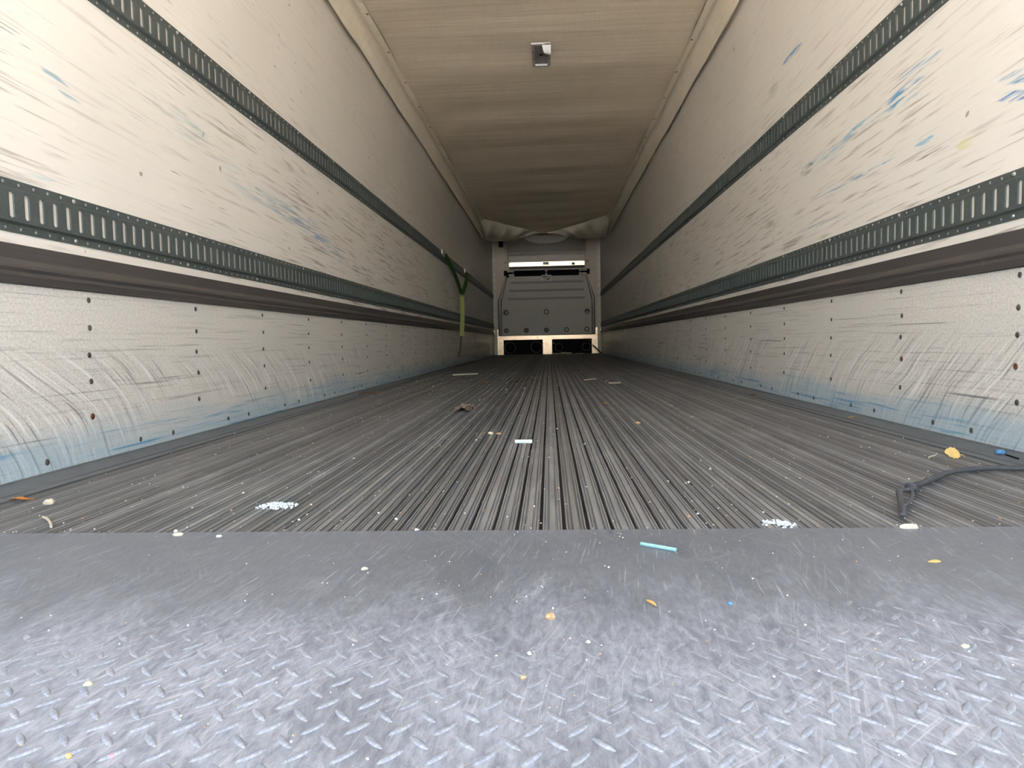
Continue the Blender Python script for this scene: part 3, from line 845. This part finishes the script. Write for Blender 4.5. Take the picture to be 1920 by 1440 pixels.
o = MB().tube(lp,.0035,8,.8).build('rope_loop', M['rope'], rp_, True); o.matrix_parent_inverse = RP
kn = MB().torus((.742,1.442,.012),(.6,.5,.4),.008,.005,12,6).build('knot', M['rope'], rp_, True); kn.matrix_parent_inverse = RP

# ------------------------------------------------------------------ litter
def leaf(name, x, y, L, W_, mat, rot, label, cat='leaf', curl=.3, z=.001, stem=True):
    r = empty(name, (x,y,z)); r.rotation_euler = (0,0,rot); tag(r, label, cat)
    def fn(u, v):
        t = u; wd = W_*math.sin(math.pi*min(1,t*.94+.03))**.7*(1+.12*math.sin(t*25))
        yy = (v-.5)*wd
        return ((t-.5)*L, yy, .002+curl*L*(.25*(2*v-1)**2*.6+.18*math.sin(t*4)) )
    b = MB().grid(fn, 12, 6)
    n0 = len(b.v); b2 = MB().add(b.v, b.f); b2.add([(a,c,d-.0008) for a,c,d in b.v], [tuple(reversed(f)) for f in b.f])
    b2.build('blade', mat, r, True)
    if stem: MB().tube([(L*.45,0,.003),(L*.62,.004,.003),(L*.8,-.002,.002)],.0012,5).build('stem', mat, r, True)
    return r
def chip(name, x, y, sx, sy, sz, mat, rot, label, cat, z=0., seed=0):
    rn = random.Random(seed+int(x*1000)+int(y*77)); b = MB(); n = 9; vs = []
    for zz, f in ((0,.85),(.5,1.),(1.,.62)):
        for i in range(n):
            t = 2*math.pi*i/n; q = f*rn.uniform(.75,1.12); vs.append((math.cos(t)*sx*q, math.sin(t)*sy*q, zz*sz*rn.uniform(.85,1.1)))
    fs = [(k*n+i,k*n+(i+1)%n,(k+1)*n+(i+1)%n,(k+1)*n+i) for k in range(2) for i in range(n)]+[tuple(2*n+i for i in range(n)),tuple(range(n-1,-1,-1))]
    o = b.add(vs,fs).build(name, mat, None, False, (x,y,z)); o.rotation_euler = (0,0,rot)
    return tag(o, label, cat)
def stick(name, p, q, r, mat, label, cat, bend=.0):
    p, q = Vector(p), Vector(q); m = (p+q)/2; d = (q-p).normalized(); sd = Vector((-d.y,d.x,0))
    pts = [p-m, (p-m)*.4+sd*bend, (q-m)*.4+sd*bend*.8, q-m]
    o = MB().tube(cr(pts,4), r, 6).build(name, mat, None, True, m); return tag(o, label, cat)
def powder(name, x, y, sx, sy, n, mat, label, rot=0.):
    rn = random.Random(n+int(x*100)); b = MB()
    for i in range(n):
        a = rn.gauss(0,.42); c = rn.gauss(0,.42); s_ = rn.uniform(.0012,.0034)
        px, py = max(-1,min(1,a))*sx, max(-1,min(1,c))*sy
        px, py = px*math.cos(rot)-py*math.sin(rot), px*math.sin(rot)+py*math.cos(rot)
        hz = max(0,.006*(1-(a*a+c*c)))*rn.random()
        b.cyl((px,py,hz-.001),(rn.gauss(0,.3),rn.gauss(0,.3),1),s_,s_,5,s_*.6)
    o = b.build(name, mat, None, False, (x,y,.0)); tag(o, label, 'debris'); stuff(o); return o

leaf('fallen_leaf',-1.078,1.452,.038,.020,M['leaf_o'],.15,'orange curled leaf by the foot of the left wall', curl=.35)
chip('paper_scrap',-.992,1.422,.011,.010,.010,M['straw'],.4,'crumpled pale scrap beside the orange leaf','debris')
stick('dry_stalk',(-.915,1.297,.003),(-.845,1.221,.003),.0025,M['straw'],'thin pale dry stalk near the sill plate on the left','stalk',.004)
powder('white_powder',-.500,1.385,.036,.026,230,M['powder'],'small heap of white powder on the ribbed floor')
b = MB().bevbox(-.028,.026,0,.014,0,.010,.002).build('paper_strip', M['paper'], None, False, (-.044,2.215,0)); tag(b,'bright white paper strip lying mid floor','paper'); b.rotation_euler = (0,0,-.04)
lf_ = leaf('fallen_leaf',1.046,1.862,.036,.034,M['leaf_y'],-.5,'large pale yellow leaf on the right near the rope', curl=.35, z=.009); lf_.rotation_euler = (.75,.25,-.3)
leaf('fallen_leaf',1.160,2.735,.040,.022,M['leaf_y'],.1,'small yellow leaf on the cove at the right wall', z=.004, curl=.3, stem=False)
leaf('fallen_leaf',-1.105,4.50,.115,.035,M['leaf_b'],.2,'brown leaf by the left wall halfway in', curl=.25)
leaf('fallen_leaf',-.454,5.52,.050,.030,M['leaf_o'],.2,'small rust-coloured leaf far down the floor', curl=.3, stem=False)
fm_ = MB().grid(lambda u,v: ((u-.5)*.085*(1-.3*v),(v-.5)*.26+.02*math.sin(u*6),.004+.016*math.sin(u*3.1+v*5)**2+.006*math.sin(v*9)), 10, 12)
o = fm_.build('plastic_film', M['film'], None, True, (-.355,3.36,.0)); tag(o,'scrap of crumpled brown plastic film on the floor','film')
stick('film_edge_straw',(-.400,3.46,.006),(-.35,3.55,.006),.003,M['paper'],'short white straw above the brown film','straw')
chip('cream_lump',-.165,2.45,.010,.012,.008,M['cream'],.2,'cream crumb beside a tan one behind the white paper strip','debris')
chip('tan_lump',-.135,2.44,.008,.010,.006,M['tan'],.9,'tan crumb beside a cream one behind the white paper strip','debris')
leaf('yellow_scrap',.315,3.545,.034,.045,M['leaf_y'],.3,'small yellow scrap right of centre on the floor','debris',curl=.25,stem=False)
o = MB().bevbox(-.045,.045,0,.035,0,.008,.002).build('pale_splinter', M['straw'], None, False, (.50,5.16,0)); o.rotation_euler=(0,0,.15); tag(o,'pale wooden splinter on the right half of the floor','splinter')
stick('pale_twig',(-.88,6.86,.006),(-.66,7.02,.006),.008,M['cream'],'long pale twig far down on the left','twig',.01)
chip('blue_plastic_chip',1.185,1.900,.014,.012,.009,M['blue'],.2,'blue plastic chip on the cove by the right wall','plastic chip',.003)
stick('dark_sliver',(1.175,1.86,.006),(1.168,1.80,.006),.002,M['black'],'thin dark sliver in front of the blue chip','splinter')
stick('thin_straw',(.975,1.835,.004),(1.012,1.875,.004),.0016,M['cream'],'thin bent straw beside the large yellow leaf','straw',.004)
chip('cream_flake',.612,1.180,.0165,.004,.007,M['cream'],0,'cream flake on the edge of the sill plate below the rope','flake',.0015)
stick('teal_stick',(.173,1.090,.0045),(.220,1.056,.0045),.0032,M['teal'],'pale teal plastic stick on the sill plate','plastic stick')
chip('blue_chip',.246,.845,.0034,.0030,.003,M['blue'],.3,'tiny bright blue chip on the sill plate','plastic chip',.0015)
chip('tan_stone',.035,.801,.0062,.0055,.006,M['tan'],.4,'large tan crumb on the sill plate below the middle','stone',.0015)
chip('tan_stone',.010,.655,.0030,.0025,.003,M['tan'],.4,'small tan crumb nearest the camera in the middle of the sill plate','stone',.0015)
leaf('seed_husk',.154,.843,.020,.006,M['leaf_y'],-1.1,'little yellow seed husk on the sill plate left of the blue chip','husk',curl=.2,z=.002,stem=False)
chip('husk_flake',.560,1.002,.0095,.0034,.003,M['leaf_y'],.0,'narrow yellow flake on the right of the sill plate','flake',.0015)
chip('cream_flake',.447,.725,.0042,.0036,.003,M['cream'],.0,'round cream flake on the sill plate far right','flake',.0015)
chip('cream_flake',-.586,1.166,.0110,.0060,.004,M['cream'],.2,'cream flake on the sill plate edge at the left','flake',.0015)
chip('white_flake',-.511,1.155,.0050,.0036,.003,M['powder'],.2,'little white flake right of the cream one at the left edge','flake',.0015)
chip('cream_flake',-.222,.980,.0060,.0045,.003,M['cream'],.5,'cream flake left of centre on the sill plate','flake',.0015)
chip('pink_chip',-.302,.523,.0026,.0022,.002,M['pink'],.1,'tiny pink chip at the bottom of the sill plate','plastic chip',.0015)
chip('cream_stone',-.395,.637,.0045,.0038,.004,M['cream'],.1,'cream crumb on the sill plate at the left','stone',.0015)
chip('yellow_stone',-.335,.522,.0028,.0024,.003,M['leaf_y'],.1,'yellow crumb at the bottom left of the sill plate','stone',.0015)
powder('white_powder',.418,1.216,.030,.022,70,M['powder'],'thin smear of white powder at the right of the sill edge',-.8)
chip('tan_scrap',.36,2.685,.012,.010,.008,M['tan'],.4,'tan scrap on the right half of the floor behind the paper strip','debris')
chip('orange_scrap',1.12,3.9,.016,.02,.008,M['leaf_b'],.4,'reddish scrap along the right cove','debris',.003)
stick('white_straw',(.30,5.55,.006),(.40,5.70,.006),.006,M['straw'],'pale straw in front of the wooden splinter','straw',.01)
for x0, x1, z1, rot, lab in ((.10,.30,.030,.05,'short pale foam strip by the middle post'),(.30,.55,.045,.06,'longer pale foam strip before the black box'),(.62,.80,.018,-.03,'flat pale foam strip before the right black box')):
    o = MB().bevbox(-(x1-x0)/2,(x1-x0)/2,0,.05,0,z1,.004).build('foam_strip', M['cream'], None, False, ((x0+x1)/2,16.45,.0)); o.rotation_euler=(0,rot,0); tag(o,lab,'foam strip')
stick('dark_stick',(1.02,16.45,.20),(1.20,16.30,.012),.012,M['black'],'dark stick leaning in the right front corner','stick')

# crumbs and grit, uncountable
rn = random.Random(3)
g = G('mixed_grit', .85)
ri = g.n('ShaderNodeNewGeometry').outputs['Random Per Island']
g.color(g.mix(g.step(ri,.3,.55), g.mix(g.step(ri,.1,.2), lin((196,160,120)), lin((150,132,112))), lin((232,228,212))))
M['grit'] = g.m
def crumbs(name, n, area, label, zf, k):
    b = MB()
    for i in range(n):
        x, y = area(rn); s_ = k*rn.uniform(.0007,.0019)*(1+.8*(rn.random()<.08))*(1+.18*max(0,y-1.2))
        b.cyl((x,y,zf),(rn.gauss(0,.3),rn.gauss(0,.3),1),s_*rn.uniform(.7,1.6),s_*.9,5,s_*.6)
    o = b.build(name, M['grit']); tag(o, label, 'debris'); stuff(o)
crumbs('floor_grit', 1300, lambda r: (r.uniform(-1.11,1.11), YT+.01+(r.random()**1.8)*6), 'fine pale grit strewn over the ribbed floor', .0, 1.)
crumbs('sill_grit', 330, lambda r: (r.gauss(.1,.42), r.uniform(.48,YT-.02)), 'fine pale grit strewn over the sill plate', .0034, .62)
